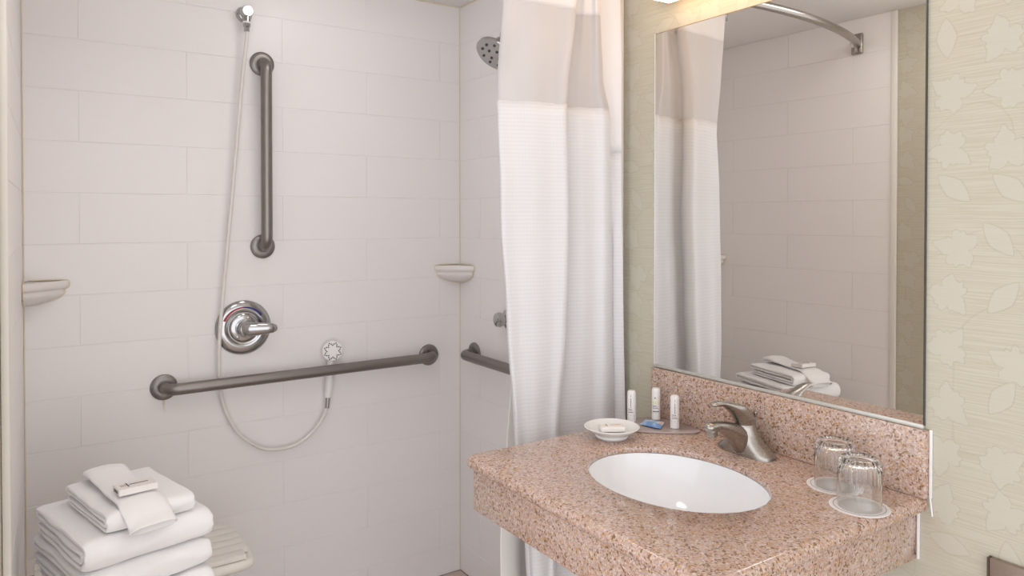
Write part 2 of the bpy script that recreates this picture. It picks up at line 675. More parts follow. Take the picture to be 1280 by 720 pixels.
# yellowed caulk in the corners
for nm, x in (('trim_3', 0.0028), ('trim_4', XS - 0.0008)):
    bm = bmesh.new()
    s = 1 if x < 0.5 else -1
    loft(bm, [[(x, YB - 0.0003, z), (x + s * 0.0034, YB - 0.0003, z), (x, YB - 0.0036, z)] for z in (0.001, ZC - 0.002)])
    struct(obj(nm, bm, 'caulk', smooth=False))
# thin caulk between shower wall and ceiling
struct(boxo('trim_5', (0.01, XS - 0.01, YB - 0.005, YB - 0.0004, ZC - 0.005, ZC - 0.0005), 'caulk'))
struct(boxo('trim_6', (XS - 0.005, XS - 0.0004, YV + 0.01, YB - 0.01, ZC - 0.005, ZC - 0.0005), 'caulk'))

# ================================================================== shower fittings
def flange(parent, c, axis, r=0.042, name='flange'):
    return lat(name, [(0.002, 0.0005), (r, 0.0005), (r, 0.004), (r * 0.97, 0.008), (r * 0.82, 0.012), (r * 0.62, 0.0135), (r * 0.47, 0.013), (0.002, 0.0128)],
               c, 'steel', parent, axis, 36)


def grab_bar(name, label, a, b, n, off, r=0.019):
    """a, b: centres of the flanges on the wall; n: wall normal"""
    a, b, n = Vector(a), Vector(b), Vector(n)
    d = (b - a).normalized()
    root = thing(name, tuple(a), label, 'grab bar')
    flange(root, a, n)
    flange(root, b, n)
    R = 0.036
    pts = [a + n * 0.006, a + n * (off - R)]
    for k in range(1, 8):
        t = k / 8 * PI / 2
        pts.append(a + n * (off - R + R * math.sin(t)) + d * (R - R * math.cos(t)))
    pts.append(a + n * off + d * R)
    e = [b + n * off - d * R]
    for k in range(1, 8):
        t = k / 8 * PI / 2
        e.append(b + n * (off - R + R * math.cos(t)) - d * (R - R * math.sin(t)))
    e += [b + n * (off - R), b + n * 0.006]
    mid = [a + n * off + d * (R + (d_ / 6) * ((b - a).length - 2 * R)) for d_ in range(1, 6)]
    bm = bmesh.new()
    tube(bm, pts + mid + e, r, 22)
    obj('rail', bm, 'steel', root)
    return root


grab_bar('grab_bar', 'vertical satin steel grab bar on the shower back wall', (0.700, YB, 1.352), (0.700, YB, 1.988), (0, -1, 0), 0.057)
grab_bar('grab_bar', 'long horizontal satin steel grab bar across the shower back wall', (0.382, YB, 0.899), (1.348, YB, 0.905), (0, -1, 0), 0.060)
grab_bar('grab_bar', 'horizontal grab bar on shower end wall running behind the curtain', (XS, 2.495, 0.915), (XS, 1.86, 0.915), (-1, 0, 0), 0.060)

# mixing valve on the back wall
vx, vz = 0.633, 1.074
valve = thing('shower_valve', (vx, YB, vz), 'round chrome mixing valve with red and blue arc on back wall', 'valve')
lat('escutcheon', [(0.002, 0.0005), (0.093, 0.0005), (0.0935, 0.004), (0.090, 0.009), (0.078, 0.0135), (0.066, 0.0155), (0.058, 0.0145), (0.054, 0.012), (0.050, 0.0125), (0.046, 0.017), (0.040, 0.019), (0.002, 0.019)],
    (vx, YB, vz), 'chrome', valve, (0, -1, 0), 56)
for nm, mt, a0, a1 in (('hot_arc', 'red_enamel', 92, 158), ('cold_arc', 'blue_enamel', 34, 92)):
    bm = bmesh.new()
    rings = []
    for k in range(15):
        f = k / 14
        a = math.radians(a0 + (a1 - a0) * f)
        wd = 0.0042 * (0.55 + 0.45 * (f if mt == 'red_enamel' else 1 - f))
        rings.append([(vx + (0.070 + q) * math.cos(a), YB - h, vz + (0.070 + q) * math.sin(a)) for q, h in ((-wd, 0.0146), (wd, 0.0146), (wd, 0.0166), (-wd, 0.0166))])
    loft(bm, rings)
    obj(nm, bm, mt, valve)
for ang in (68, 235):
    lat('screw', [(0.001, 0.018), (0.005, 0.018), (0.005, 0.0205), (0.003, 0.0215), (0.001, 0.0215)], (vx + 0.037 * math.cos(math.radians(ang)), YB, vz + 0.037 * math.sin(math.radians(ang))), 'chrome', valve, (0, -1, 0), 14)
lat('hub', [(0.001, 0.018), (0.031, 0.018), (0.031, 0.024), (0.026, 0.026), (0.025, 0.050), (0.021, 0.056), (0.001, 0.057)], (vx, YB, vz), 'chrome', valve, (0, -1, 0), 36)
bm = bmesh.new()
st = [(-0.018, 0.052, 0.014), (-0.011, 0.056, 0.022), (0.010, 0.060, 0.0250), (0.035, 0.066, 0.0225), (0.060, 0.072, 0.0195), (0.080, 0.075, 0.0165), (0.092, 0.076, 0.011), (0.096, 0.076, 0.004)]
rings = []
for x, h, r in st:
    rings.append([(vx + x, YB - h - 0.7 * r * math.cos(2 * PI * k / 20), vz + r * math.sin(2 * PI * k / 20)) for k in range(20)])
loft(bm, rings)
obj('lever', bm, 'chrome', valve)

# second control on the end wall, half behind the curtain
d2 = thing('shower_diverter', (XS, 2.255, 1.078), 'small round chrome knob on shower end wall beside the curtain', 'valve')
lat('escutcheon', [(0.001, 0.0005), (0.036, 0.0005), (0.036, 0.005), (0.030, 0.011), (0.018, 0.013), (0.001, 0.013)], (XS, 2.255, 1.078), 'chrome', d2, (-1, 0, 0), 36)
lat('knob', [(0.001, 0.012), (0.014, 0.012), (0.014, 0.022), (0.024, 0.028), (0.0275, 0.040), (0.024, 0.052), (0.012, 0.057), (0.001, 0.058)], (XS, 2.255, 1.078), 'chrome', d2, (-1, 0, 0), 36)

# wall-mounted rain-style shower head
hc = Vector((1.352, 2.125, 2.012))
hd = Vector((-0.62, -0.12, -0.77)).normalized()
sh = thing('wall_shower', (XS, 2.13, 2.12), 'chrome shower head on bent arm partly hidden by the curtain', 'shower')
lat('arm_flange', [(0.001, 0.0005), (0.03, 0.0005), (0.03, 0.004), (0.016, 0.012), (0.001, 0.012)], (XS, 2.19, 2.115), 'chrome', sh, (-1, 0, 0), 28)
bm = bmesh.new()
tube(bm, spline([(XS - 0.004, 2.19, 2.115), (1.455, 2.19, 2.122), (1.425, 2.186, 2.105), tuple(hc - hd * 0.068)], 6), 0.0105, 14)
obj('arm', bm, 'chrome', sh)
head = lat('head', [(0.001, -0.074), (0.013, -0.074), (0.020, -0.070), (0.027, -0.060), (0.030, -0.046), (0.034, -0.034), (0.042, -0.025), (0.060, -0.016), (0.0705, -0.009), (0.0715, 0.0), (0.068, 0.003), (0.001, 0.003)], hc, 'chrome', sh, hd, 44)
ref = Vector((0, 0, 1))
e1 = (ref - hd * ref.dot(hd)).normalized()
e2 = hd.cross(e1)
for k in range(13):
    rr, ang = (0.046, 2 * PI * k / 9) if k < 9 else (0.022, 2 * PI * k / 4 + 0.4)
    lat('nozzle', [(0.0005, 0.0025), (0.0052, 0.0025), (0.0046, 0.0055), (0.0005, 0.0055)], hc + e1 * (rr * math.cos(ang)) + e2 * (rr * math.sin(ang)), 'chrome_dark', sh, hd, 10)

# hand shower: outlet, hose and handset
hs = thing('hand_shower', (0.644, YB, 2.152), 'white hand shower on long hose hanging behind the long rail', 'hand shower')
lat('outlet_flange', [(0.001, 0.0005), (0.027, 0.0005), (0.027, 0.003), (0.022, 0.010), (0.015, 0.014), (0.001, 0.014)], (0.640, YB, 2.150), 'chrome', hs, (0, -1, 0), 30)
lat('outlet_body', [(0.001, 0.010), (0.014, 0.010), (0.015, 0.024), (0.0195, 0.028), (0.0195, 0.052), (0.017, 0.056), (0.001, 0.056)], (0.640, YB, 2.152), 'chrome', hs, (0, -1, 0), 30)
lat('outlet_spout', [(0.001, 0.0), (0.013, 0.0), (0.013, 0.030), (0.001, 0.030)], (0.640, YB - 0.040, 2.148), 'chrome', hs, (0, 0, -1), 24)
lat('washer', [(0.001, 0.030), (0.0125, 0.030), (0.0125, 0.036), (0.001, 0.036)], (0.640, YB - 0.040, 2.148), 'wplastic', hs, (0, 0, -1), 24)
lat('hose_nut', [(0.001, 0.036), (0.0125, 0.036), (0.0125, 0.047), (0.0095, 0.050), (0.0095, 0.064), (0.001, 0.064)], (0.640, YB - 0.040, 2.148), 'chrome', hs, (0, 0, -1), 8)
hose = [(0.640, 2.090), (0.640, 2.06), (0.628, 1.948), (0.616, 1.811), (0.597, 1.58), (0.573, 1.323), (0.554, 1.109), (0.548, 1.002), (0.550, 0.894), (0.570, 0.796), (0.614, 0.713), (0.680, 0.655), (0.735, 0.637), (0.806, 0.641), (0.864, 0.675), (0.905, 0.726), (0.920, 0.770)]
hy = [0.040, 0.039, 0.036, 0.033, 0.030, 0.029, 0.030, 0.028, 0.026, 0.024, 0.022, 0.020, 0.020, 0.021, 0.024, 0.028, 0.031]
bm = bmesh.new()
tube(bm, spline([(x, YB - y, z) for (x, z), y in zip(hose, hy)], 7), 0.0062, 10)
obj('hose', bm, 'hose', hs)
A, B = Vector((0.9205, YB - 0.031, 0.772)), Vector((0.937, YB - 0.030, 0.955))
ax = (B - A).normalized()
bm = bmesh.new()
tube(bm, [A - ax * 0.012, A + ax * 0.026], [0.0085, 0.0098], 18)
obj('ferrule', bm, 'chrome', hs)
bm = bmesh.new()
tube(bm, [A + ax * 0.026, A + ax * 0.034, A + ax * 0.09, A + ax * 0.135, A + ax * 0.16], [0.011, 0.0135, 0.0135, 0.012, 0.012], 20)
obj('handle', bm, 'wplastic', hs)
hn = Vector((-0.18, -0.96, 0.06)).normalized()
hcen = B + Vector((0.001, -0.004, 0.012))
hh = lat('spray_head', [(0.001, -0.014), (0.020, -0.014), (0.031, -0.006), (0.0365, 0.004), (0.0365, 0.012), (0.033, 0.0155), (0.001, 0.0155)], hcen, 'wplastic', hs, hn, 40)
lat('spray_centre', [(0.001, 0.0153), (0.016, 0.0153), (0.015, 0.018), (0.001, 0.0185)], hcen, 'wplastic', hs, hn, 28)
e1 = (Vector((0, 0, 1)) - hn * hn.z).normalized()
e2 = hn.cross(e1)
bm = bmesh.new()
for k in range(32):
    a = 2 * PI * k / 32
    rr = (0.0215, 0.0262, 0.0305, 0.0262)[k % 4]
    c = hcen + hn * 0.0155 + e1 * (rr * math.cos(a)) + e2 * (rr * math.sin(a))
    q = 0.0027
    loft(bm, [[c + hn * h + e1 * (q * math.cos(b * PI / 3)) + e2 * (q * math.sin(b * PI / 3)) for b in range(6)] for h in (0.0001, 0.0007)])
o = obj('spray_holes', bm, 'chrome_dark', hs)
o['kind'] = 'stuff'


# corner soap dishes
def corner_dish(name, label, cx, sgn, side):
    """quarter-round moulded shelf in a back corner; sgn +1 opens to +x"""
    root = thing(name, (cx, YB, 1.19), label, 'soap dish')
    prof = [(0.002, 1.2608), (0.092, 1.2608), (0.104, 1.2612), (0.111, 1.262), (0.1155, 1.2595), (0.117, 1.252), (0.1165, 1.244), (0.112, 1.2395), (0.105, 1.236), (0.1035, 1.231), (0.105, 1.225), (0.100, 1.217), (0.086, 1.2085), (0.065, 1.200), (0.040, 1.193), (0.014, 1.189)]
    lean = 0.0303 if sgn > 0 else 0.0      # the left wall opens towards the room
    bm = bmesh.new()
    rings = []
    n = 20
    for r, z in prof:
        ring = []
        for k in range(n + 1):
            a = PI / 2 * k / n
            w = 1.0 / (abs(math.cos(a)) ** 1.25 + abs(math.sin(a)) ** 1.25) ** (1 / 1.25)
            ring.append((cx + sgn * (0.0012 + r * w * math.cos(a)) - lean * r * w * math.sin(a), YB - 0.0006 - r * w * math.sin(a), z))
        ring.append((cx + sgn * 0.0012, YB - 0.0006, z))
        rings.append(ring)
    loft(bm, rings)
    obj('shelf', bm, 'acrylic', root)
    # caulk bead around the joint with each wall
    edge = prof[3:]
    for wall in ('back', 'side'):
        bm = bmesh.new()
        pts = [(r, z) for r, z in edge]
        ring0, rings = None, []
        for k, (r, z) in enumerate([(0.012, 1.264), (0.09, 1.264)] + pts):
            if wall == 'back':
                p = (cx + sgn * (r + 0.0016), YB - 0.002, z)
            else:
                p = (cx + sgn * 0.0028 - lean * r, YB - r - 0.0016, z)
            rings.append(p)
        tube(bm, rings, 0.0022, 6)
        obj('caulk_bead', bm, 'caulk', root)


corner_dish('corner_soap_dish', 'white corner soap shelf in the left back corner of the shower', 0.002, 1, 'left')
corner_dish('corner_soap_dish', 'white corner soap shelf in shower corner nearest the curtain', XS, -1, 'right')

# folding L-shaped shower seat
SZ = 0.470
seat = thing('folding_bench', (0.0, 2.2, 0.0), 'ivory slatted folding shower seat carrying the folded towels', 'bench')
for k in range(6):
    y1 = 2.468 - k * 0.046
    boxo('slat', (0.022, 0.552 - (0.014 if k in (0, 5) else 0), y1 - 0.0445, y1, SZ - 0.014, SZ), 'plastic', seat, 0.0028, 2)
for k in range(9):
    y1 = 2.192 - k * 0.046
    boxo('slat', (0.022, 0.372, y1 - 0.0445, y1, SZ - 0.014, SZ), 'plastic', seat, 0.0028, 2)
bm = bmesh.new()
zf = SZ - 0.030
tube(bm, spline([(0.025, 2.45, zf), (0.30, 2.45, zf), (0.50, 2.45, zf), (0.542, 2.435, zf), (0.555, 2.39, zf), (0.555, 2.25, zf), (0.545, 2.205, zf), (0.50, 2.193, zf), (0.42, 2.192, zf), (0.385, 2.180, zf), (0.372, 2.14, zf), (0.372, 1.84, zf), (0.362, 1.80, zf), (0.32, 1.79, zf), (0.02, 1.79, zf)], 6), 0.0150, 14)
obj('frame_tube', bm, 'plastic', seat)
for y in (1.86, 2.40):
    boxo('wall_bracket', (0.0, 0.03, y - 0.035, y + 0.035, SZ - 0.11, SZ - 0.016), 'chrome', seat, 0.004)
for x, y in ((0.33, 1.83), (0.33, 2.38)):
    bm = bmesh.new()
    tube(bm, [(x, y, SZ - 0.02), (x, y, 0.004)], 0.013, 14)
    obj('leg', bm, 'plastic', seat)
    lat('foot', [(0.001, 0.0), (0.022, 0.0), (0.022, 0.012), (0.013, 0.02), (0.001, 0.02)], (x, y, 0.0006), 'chrome_dark', seat, (0, 0, 1), 20)


# ================================================================== towels
def nz(p, s, a):
    return (noise.noise(Vector(p) * s)) * a


def folded_towel(name, label, cx, cy, z0, width, depth, thick, rot, seed, mat='terry', layers=2, group=None, sag=0.004):
    """cloth strip folded over itself: a rounded fold in front, open folds seen from the sides"""
    th = thick / 4.6
    H = thick
    u0, u1 = -depth / 2, depth / 2          # front .. back
    zA, zD = H - th * 0.5, th * 0.5
    gap = th * 1.06
    zB, zC2 = zA - gap, zD + gap
    path = []

    def arc(cu, cz, r, a0, a1, n):
        for k in range(n + 1):
            a = a0 + (a1 - a0) * k / n
            path.append((cu + r * math.cos(a) * 0.9, cz + r * math.sin(a)))
    rO, rI = (zA - zD) / 2, (zB - zC2) / 2
    rb = (zA - zB) / 2
    for k in range(9):
        path.append((u1 - 0.010 + (u0 + rO - u1 + 0.010) * k / 9, zD))
    arc(u0 + rO, (zA + zD) / 2, rO, -PI / 2, -3 * PI / 2, 12)
    for k in range(1, 9):
        path.append((u0 + rO + (u1 - rb - u0 - rO) * k / 9, zA))
    arc(u1 - rb, (zA + zB) / 2, rb, PI / 2, -PI / 2, 6)
    for k in range(1, 9):
        path.append((u1 - rb + (u0 + rO - u1 + rb) * k / 9, zB))
    arc(u0 + rO, (zB + zC2) / 2, rI, PI / 2, 3 * PI / 2, 8)
    for k in range(1, 10):
        path.append((u0 + rO + (u1 - 0.004 - u0 - rO) * k / 9, zC2))
    n = len(path)
    left, right = [], []
    for i in range(n):
        a, b = path[max(i - 1, 0)], path[min(i + 1, n - 1)]
        t = Vector((b[0] - a[0], b[1] - a[1])).normalized()
        nn = Vector((-t.y, t.x)) * (th * 0.5)
        left.append((path[i][0] + nn.x, path[i][1] + nn.y))
        right.append((path[i][0] - nn.x, path[i][1] - nn.y))
    loop = left + right[::-1]
    V = 18
    cr, sr = math.cos(rot), math.sin(rot)
    bm = bmesh.new()
    rings = []
    for k in range(V + 1):
        f = k / V
        v = -width / 2 + width * f
        edge = min(f, 1 - f) * width
        rnd = 1 - max(0, 1 - edge / 0.02) ** 2 * 0.10
        ring = []
        for (uu, zz) in loop:
            s = seed * 7.3
            du = nz((v * 1.0 + s, zz * 3, 0.0), 14, 0.006)
            dz = nz((v + s, uu, 3.0), 9, sag) + nz((v + s, uu, zz * 4 + 9), 26, 0.0022)
            dv = nz((uu * 1.0 + s, zz * 9, 5.0), 10, 0.007)
            f2 = zz / H
            zz2 = H / 2 + (zz - H / 2) * rnd
            # wavy side edges of the layers
            if k in (0, V):
                dz += nz((uu + s, zz * 20, 1.0), 13, 0.004)
            x, y = v + dv, uu + du
            ring.append((cx + x * cr - y * sr, cy + x * sr + y * cr, z0 + max(0.0005, zz2 + dz * f2)))
        rings.append(ring)
    R = [[bm.verts.new(p) for p in r] for r in rings]
    m = len(loop)
    for a, b in zip(R[:-1], R[1:]):
        for i in range(m):
            j = (i + 1) % m
            bm.faces.new((a[i], a[j], b[j], b[i]))
    for r in (R[0], R[-1]):
        for i in range(n - 1):
            bm.faces.new((r[i], r[i + 1], r[m - 2 - i], r[m - 1 - i]))
    bmesh.ops.recalc_face_normals(bm, faces=bm.faces)
    o = obj(name, bm, mat, None, loc=(cx, cy, z0), angle=75)
    mod = o.modifiers.new('soft', 'SUBSURF')
    mod.levels = mod.render_levels = 1
    return tag(o, label, 'towel', group)


ROT = math.radians(14)
tz = SZ + 0.001
place_words = ['bottom white bath towel of the stack, resting directly on the seat', 'second white bath towel up from the shower seat in the stack',
               'third white bath towel up from the seat in the stack', 'top white bath towel of the stack, directly under the hand towel']
for k in range(4):
    folded_towel('bath_towel', place_words[k], 0.2005 + (0.0, 0.006, -0.004, 0.0)[k], 1.9925 + (0.004, -0.004, 0.003, 0)[k], tz, 0.285, 0.335, 0.0685, ROT + (0.02, -0.03, 0.03, 0)[k], k + 1, group='bath towels stacked on the shower seat')
    tz += 0.0706
folded_towel('hand_towel', 'smaller white hand towel lying on the bath towels, under the washcloth', 0.212, 1.972, tz, 0.195, 0.275, 0.046, ROT, 9)

# washcloth: flat tube of cloth laid over the hand towel, its open end drooping in front
wz = tz + 0.047
path = [(0.163, 2.108, wz + 0.012), (0.170, 2.072, wz + 0.020), (0.182, 2.02, wz + 0.014), (0.196, 1.96, wz + 0.010), (0.210, 1.90, wz + 0.009), (0.222, 1.858, wz + 0.004), (0.231, 1.828, wz - 0.012), (0.237, 1.806, wz - 0.030), (0.240, 1.795, wz - 0.040)]
pp = spline(path, 5)
bm = bmesh.new()
rings = []
N = len(pp)
for i, p in enumerate(pp):
    t = (pp[min(i + 1, N - 1)] - pp[max(i - 1, 0)]).normalized()
    side = Vector((-t.y, t.x, 0)).normalized() * -1
    up = side.cross(t)
    f = i / (N - 1)
    hw = 0.043 + 0.010 * f + nz((f * 5, 0, 0), 1.0, 0.004)
    hh_ = 0.0125 - 0.0045 * min(1.0, f * 2.2) + (0.009 * max(0, (f - 0.80) / 0.20))
    ring = []
    for k in range(28):
        a = 2 * PI * k / 28
        ca, sa = math.cos(a), math.sin(a)
        x = math.copysign(abs(ca) ** 0.7, ca) * hw
        y = math.copysign(abs(sa) ** 0.8, sa) * hh_ * (1.0 if sa > 0 else 0.85)
        w = nz((x * 18, f * 7, sa), 1.0, 0.0028)
        ring.append(p + side * x + up * (y + w))
    rings.append(ring)
loft(bm, rings, cap=False)
bm.faces.new([v for v in bm.verts][:28])
wc = obj('washcloth', bm, 'terry_thin', None, loc=(0.20, 1.95, wz), angle=80)
m = wc.modifiers.new('cloth', 'SOLIDIFY')
m.thickness = 0.0035
m.offset = -1
m = wc.modifiers.new('soft', 'SUBSURF')
m.levels = m.render_levels = 1
tag(wc, 'thin white folded washcloth draped over the hand towel, holding the soap box', 'washcloth')

# boxed soap on the washcloth
sb = thing('soap_box', (0.216, 1.898, wz + 0.0175), 'small white printed soap box on top of the washcloth', 'soap box')
q = 0.11
c_, s_ = math.cos(0.13), math.sin(0.13)


def sbx(name, dims, mat, bev=0.0):
    bm = bmesh.new()
    box(bm, *dims, bev)
    bmesh.ops.rotate(bm, verts=bm.verts, cent=(0, 0, 0), matrix=Matrix.Rotation(0.13, 3, 'Z') @ Matrix.Rotation(-0.06, 3, 'X'))
    bmesh.ops.translate(bm, verts=bm.verts, vec=sb.location)
    return obj(name, bm, mat, sb, smooth=False)


sbx('carton', (-0.041, 0.041, -0.029, 0.029, 0, 0.0145), 'paperwhite', 0.001)
sbx('print_line', (-0.012, 0.028, 0.001, 0.006, 0.0145, 0.0149), 'ink')
sbx('print_bar', (-0.0185, -0.0150, -0.013, 0.018, 0.0145, 0.0149), 'ink')
for k in range(3):
    sbx('small_print', (-0.031 + k * 0.004, -0.029 + k * 0.004, -0.006, 0.010, 0.0145, 0.0148), 'inkbrown')
for k in range(4):
    sbx('end_print', (-0.0414, -0.041, -0.016 + k * 0.009, -0.010 + k * 0.009, 0.003, 0.010), 'ink')

# ================================================================== shower curtain and rod
rod = thing('curtain_rod', (-0.024, 1.806, 2.2), 'curved polished steel shower curtain rod under the ceiling', 'curtain rod')
bm = bmesh.new()
rp = []
for k in range(49):
    f = k / 48
    x = -0.018 + (1.488 + 0.018) * f
    rp.append((x, 1.805 - 0.150 * (1 - (2 * f - 1) ** 2) ** 0.9, 2.200))
tube(bm, rp, 0.0155, 16)
obj('rod', bm, 'rodsteel', rod)
for x, s in ((-0.0255, 1), (XS, -1)):
    fb = bmesh.new()
    xx = sorted((x, x + s * 0.016))
    box(fb, xx[0], xx[1], 1.806 - 0.026, 1.806 + 0.026, 2.158, 2.248, 0.007, 3)
    fl = obj('flange', fb, 'rodsteel', rod)
    fb = bmesh.new()
    tube(fb, [(x + s * 0.014, 1.806, 2.2), (x + s * 0.042, 1.802, 2.2)], [0.019, 0.0175], 18)
    obj('socket', fb, 'rodsteel', fl)
    fb = bmesh.new()
    tube(fb, [(x + s * 0.028, 1.804, 2.184), (x + s * 0.028, 1.804, 2.164)], [0.010, 0.012], 14)
    obj('cradle', fb, 'rodsteel', fl)

# rows of the curtain: height, x of free edge, of first fold, of second fold, of the wall-side edge
CUR = [(2.125, 1.053, 1.303, 1.379, 1.459), (2.0, 1.045, 1.288, 1.379, 1.461), (1.85, 1.030, 1.266, 1.387, 1.462), (1.745, 1.028, 1.260, 1.416, 1.462),
       (1.45, 1.038, 1.268, 1.419, 1.465), (1.15, 1.060, 1.257, 1.422, 1.472), (0.87, 1.083, 1.235, 1.428, 1.479), (0.55, 1.119, 1.226, 1.431, 1.484), (0.08, 1.159, 1.221, 1.434, 1.486)]


def cur_at(z):
    for a, b in zip(CUR[:-1], CUR[1:]):
        if a[0] >= z >= b[0]:
            t = (a[0] - z) / (a[0] - b[0])
            t = t * t * (3 - 2 * t) * 0.4 + t * 0.6
            return [a[i] + (b[i] - a[i]) * t for i in range(1, 5)]
    return list(CUR[0][1:] if z > 2 else CUR[-1][1:])


EDGE_Y = [(2.125, 1.612), (2.0, 1.622), (1.85, 1.640), (1.745, 1.648), (1.45, 1.632), (1.15, 1.615), (0.87, 1.605), (0.55, 1.603), (0.08, 1.603)]


def edge_y(z):
    for a, b in zip(EDGE_Y[:-1], EDGE_Y[1:]):
        if a[0] >= z >= b[0]:
            return a[1] + (b[1] - a[1]) * (a[0] - z) / (a[0] - b[0])
    return EDGE_Y[0][1] if z > 2 else EDGE_Y[-1][1]


N_EDGE = 7 * 15      # first column of the plain return next to the wall


def curtain_row(z):
    a, b, c, d = cur_at(z)
    ye, yb, yc, yd = edge_y(z), 1.588, 1.600, 1.603
    w = b - a
    # plan of the cloth: share of the panel, distance from the back of the room
    pts = [(a, ye + 0.014), (a + 0.010, ye - 0.001), (a + w * 0.22, ye + (yb - ye) * 0.25 + 0.004), (a + w * 0.48, ye + (yb - ye) * 0.5 - 0.002),
           (a + w * 0.75, ye + (yb - ye) * 0.75 + 0.003), (b - 0.012, yb), (b, yb + 0.010), (b - 0.008, yb + 0.024), (b - 0.030, yb + 0.040), (b - 0.024, yb + 0.050),
           (b + (c - b) * 0.12, yb + 0.038), (b + (c - b) * 0.35, yc + 0.016), (b + (c - b) * 0.62, yc + 0.014), (c - (c - b) * 0.15, yc), (c, yc + 0.007), (c - 0.002, yc + 0.014), (c - 0.001, yc + 0.019),
           (c + 0.006, yc + 0.021), (c + (d - c) * 0.45, yd + 0.012), (d - 0.006, yd - 0.002), (d, yd + 0.010), (d - 0.004, yd + 0.030)]
    return spline([(x * y / 1.605 if x < 1.44 else x, y, z) for x, y in pts], 7)


def cloth_grid(name, mat, parent, z_hi, z_lo, rows, rowfn, thick=0.0012, inset=0.0, cols=slice(None)):
    bm = bmesh.new()
    uvl = bm.loops.layers.uv.new('UVMap')
    grid = []
    for k in range(rows + 1):
        z = z_hi + (z_lo - z_hi) * k / rows
        pts = rowfn(z)[cols]
        arcs = [0.0]
        for i in range(1, len(pts)):
            arcs.append(arcs[-1] + (pts[i] - pts[i - 1]).length)
        row = []
        for p, s in zip(pts, arcs):
            off = nz((p.x * 1.0, 2.0, z), 5.0, 0.006)
            row.append((bm.verts.new((p.x, p.y + off - inset, p.z)), s))
        grid.append(row)
    for a, b in zip(grid[:-1], grid[1:]):
        for i in range(len(a) - 1):
            f = bm.faces.new((a[i][0], a[i + 1][0], b[i + 1][0], b[i][0]))
            for lp, (vv, s) in zip(f.loops, (a[i], a[i + 1], b[i + 1], b[i])):
                lp[uvl].uv = (s, vv.co.z)
    o = obj(name, bm, mat, parent, angle=80)
    if thick:
        m = o.modifiers.new('cloth', 'SOLIDIFY')
        m.thickness = thick
    return o


curt = thing('shower_curtain', (1.25, 1.63, 0.0), 'white waffle shower curtain with sheer top window, bunched beside the vanity', 'curtain')
main, ret = slice(0, N_EDGE + 1), slice(N_EDGE, None)
cloth_grid('top_band', 'band', curt, 2.125, 2.028, 6, curtain_row, cols=main)
cloth_grid('sheer_window', 'sheer', curt, 2.031, 1.763, 12, curtain_row, 0, cols=main)
cloth_grid('waffle_panel', 'waffle', curt, 1.766, 0.09, 44, curtain_row, cols=main)
cloth_grid('plain_return', 'band', curt, 2.125, 1.640, 14, curtain_row, cols=ret)
cloth_grid('waffle_return', 'waffle', curt, 1.640, 0.09, 40, curtain_row, cols=ret)
row = curtain_row(2.105)
for k in range(8):
    p = row[int((k + 0.35) / 8 * (len(row) - 1))]
    bm = bmesh.new()
    rr = 0.009
    tube(bm, [(p.x + rr * math.cos(2 * PI * i / 16), p.y, p.z + rr * math.sin(2 * PI * i / 16)) for i in range(17)], 0.0022, 6)
    obj('grommet', bm, 'chrome', curt)
    bm = bmesh.new()
    f = (p.x + 0.018) / 1.506
    ry = 1.805 - 0.150 * (1 - (2 * f - 1) ** 2) ** 0.9
    hk = [(p.x, p.y - 0.006, p.z), (p.x, p.y - 0.008, p.z + 0.03), (p.x, ry - 0.020, 2.200)]
    for i in range(1, 6):
        a = PI - PI * i / 5
        hk.append((p.x, ry + 0.018 * math.cos(a), 2.203 + 0.018 * math.sin(a)))
    hk += [(p.x, p.y + 0.008, p.z + 0.02), (p.x, p.y + 0.005, p.z)]
    tube(bm, spline(hk, 3), 0.0016, 6)
    obj('hook', bm, 'chrome', curt)

lin = thing('curtain_liner', (1.28, 1.72, 0.0), 'plain white vinyl curtain liner hanging just inside the shower', 'curtain liner')


def liner_row(z):
    t = max(0.0, min(1.0, (1.25 - z) / 0.65))
    a = 1.170 - 0.062 * t
    pts = [(a, 1.712), (a + 0.05, 1.705), (a + 0.10, 1.722), (1.27, 1.708), (1.33, 1.725), (1.39, 1.71), (1.43, 1.722), (1.465, 1.712)]
    return spline([(x, y, z) for x, y in pts], 7)


cloth_grid('vinyl_sheet', 'liner', lin, 2.11, 0.06, 30, liner_row, 0.001)
for k in range(5):
    x = 1.17 + 0.068 * k
    f = (x + 0.018) / 1.506
    ry = 1.805 - 0.150 * (1 - (2 * f - 1) ** 2) ** 0.9
    bm = bmesh.new()
    hk = [(x, 1.712, 2.095), (x, ry - 0.020, 2.195)]
    for i in range(1, 6):
        a = PI - PI * i / 5
        hk.append((x, ry + 0.018 * math.cos(a), 2.203 + 0.018 * math.sin(a)))
    hk += [(x, 1.724, 2.11), (x, 1.722, 2.095)]
    tube(bm, spline(hk, 3), 0.0016, 6)
    obj('hook', bm, 'chrome', lin)

# ================================================================== vanity
vanity = thing('vanity_counter', (1.2, 1.119, 0.76), 'speckled pink-brown granite vanity counter with apron and backsplash', 'counter')
X0, Y0, Y1 = 0.862, 0.745, 1.493
XB = XW - 0.0006
EX, EY, EA, EB = 1.172, 1.116, 0.167, 0.212
loop = []
RC = 0.024
for k in range(9):
    loop.append((XB + (X0 + RC - XB) * k / 9, Y0, 0, -1))
for k in range(7):
    a = -PI / 2 - PI / 2 * k / 6
    loop.append((X0 + RC + RC * math.cos(a), Y0 + RC + RC * math.sin(a), math.cos(a), math.sin(a)))
for k in range(1, 10):
    loop.append((X0, Y0 + RC + (Y1 - Y0 - 2 * RC) * k / 10, -1, 0))
for k in range(7):
    a = PI - PI / 2 * k / 6
    loop.append((X0 + RC + RC * math.cos(a), Y1 - RC + RC * math.sin(a), math.cos(a), math.sin(a)))
for k in range(1, 10):
    loop.append((X0 + RC + (XB - X0 - RC) * k / 9, Y1, 0, 1))
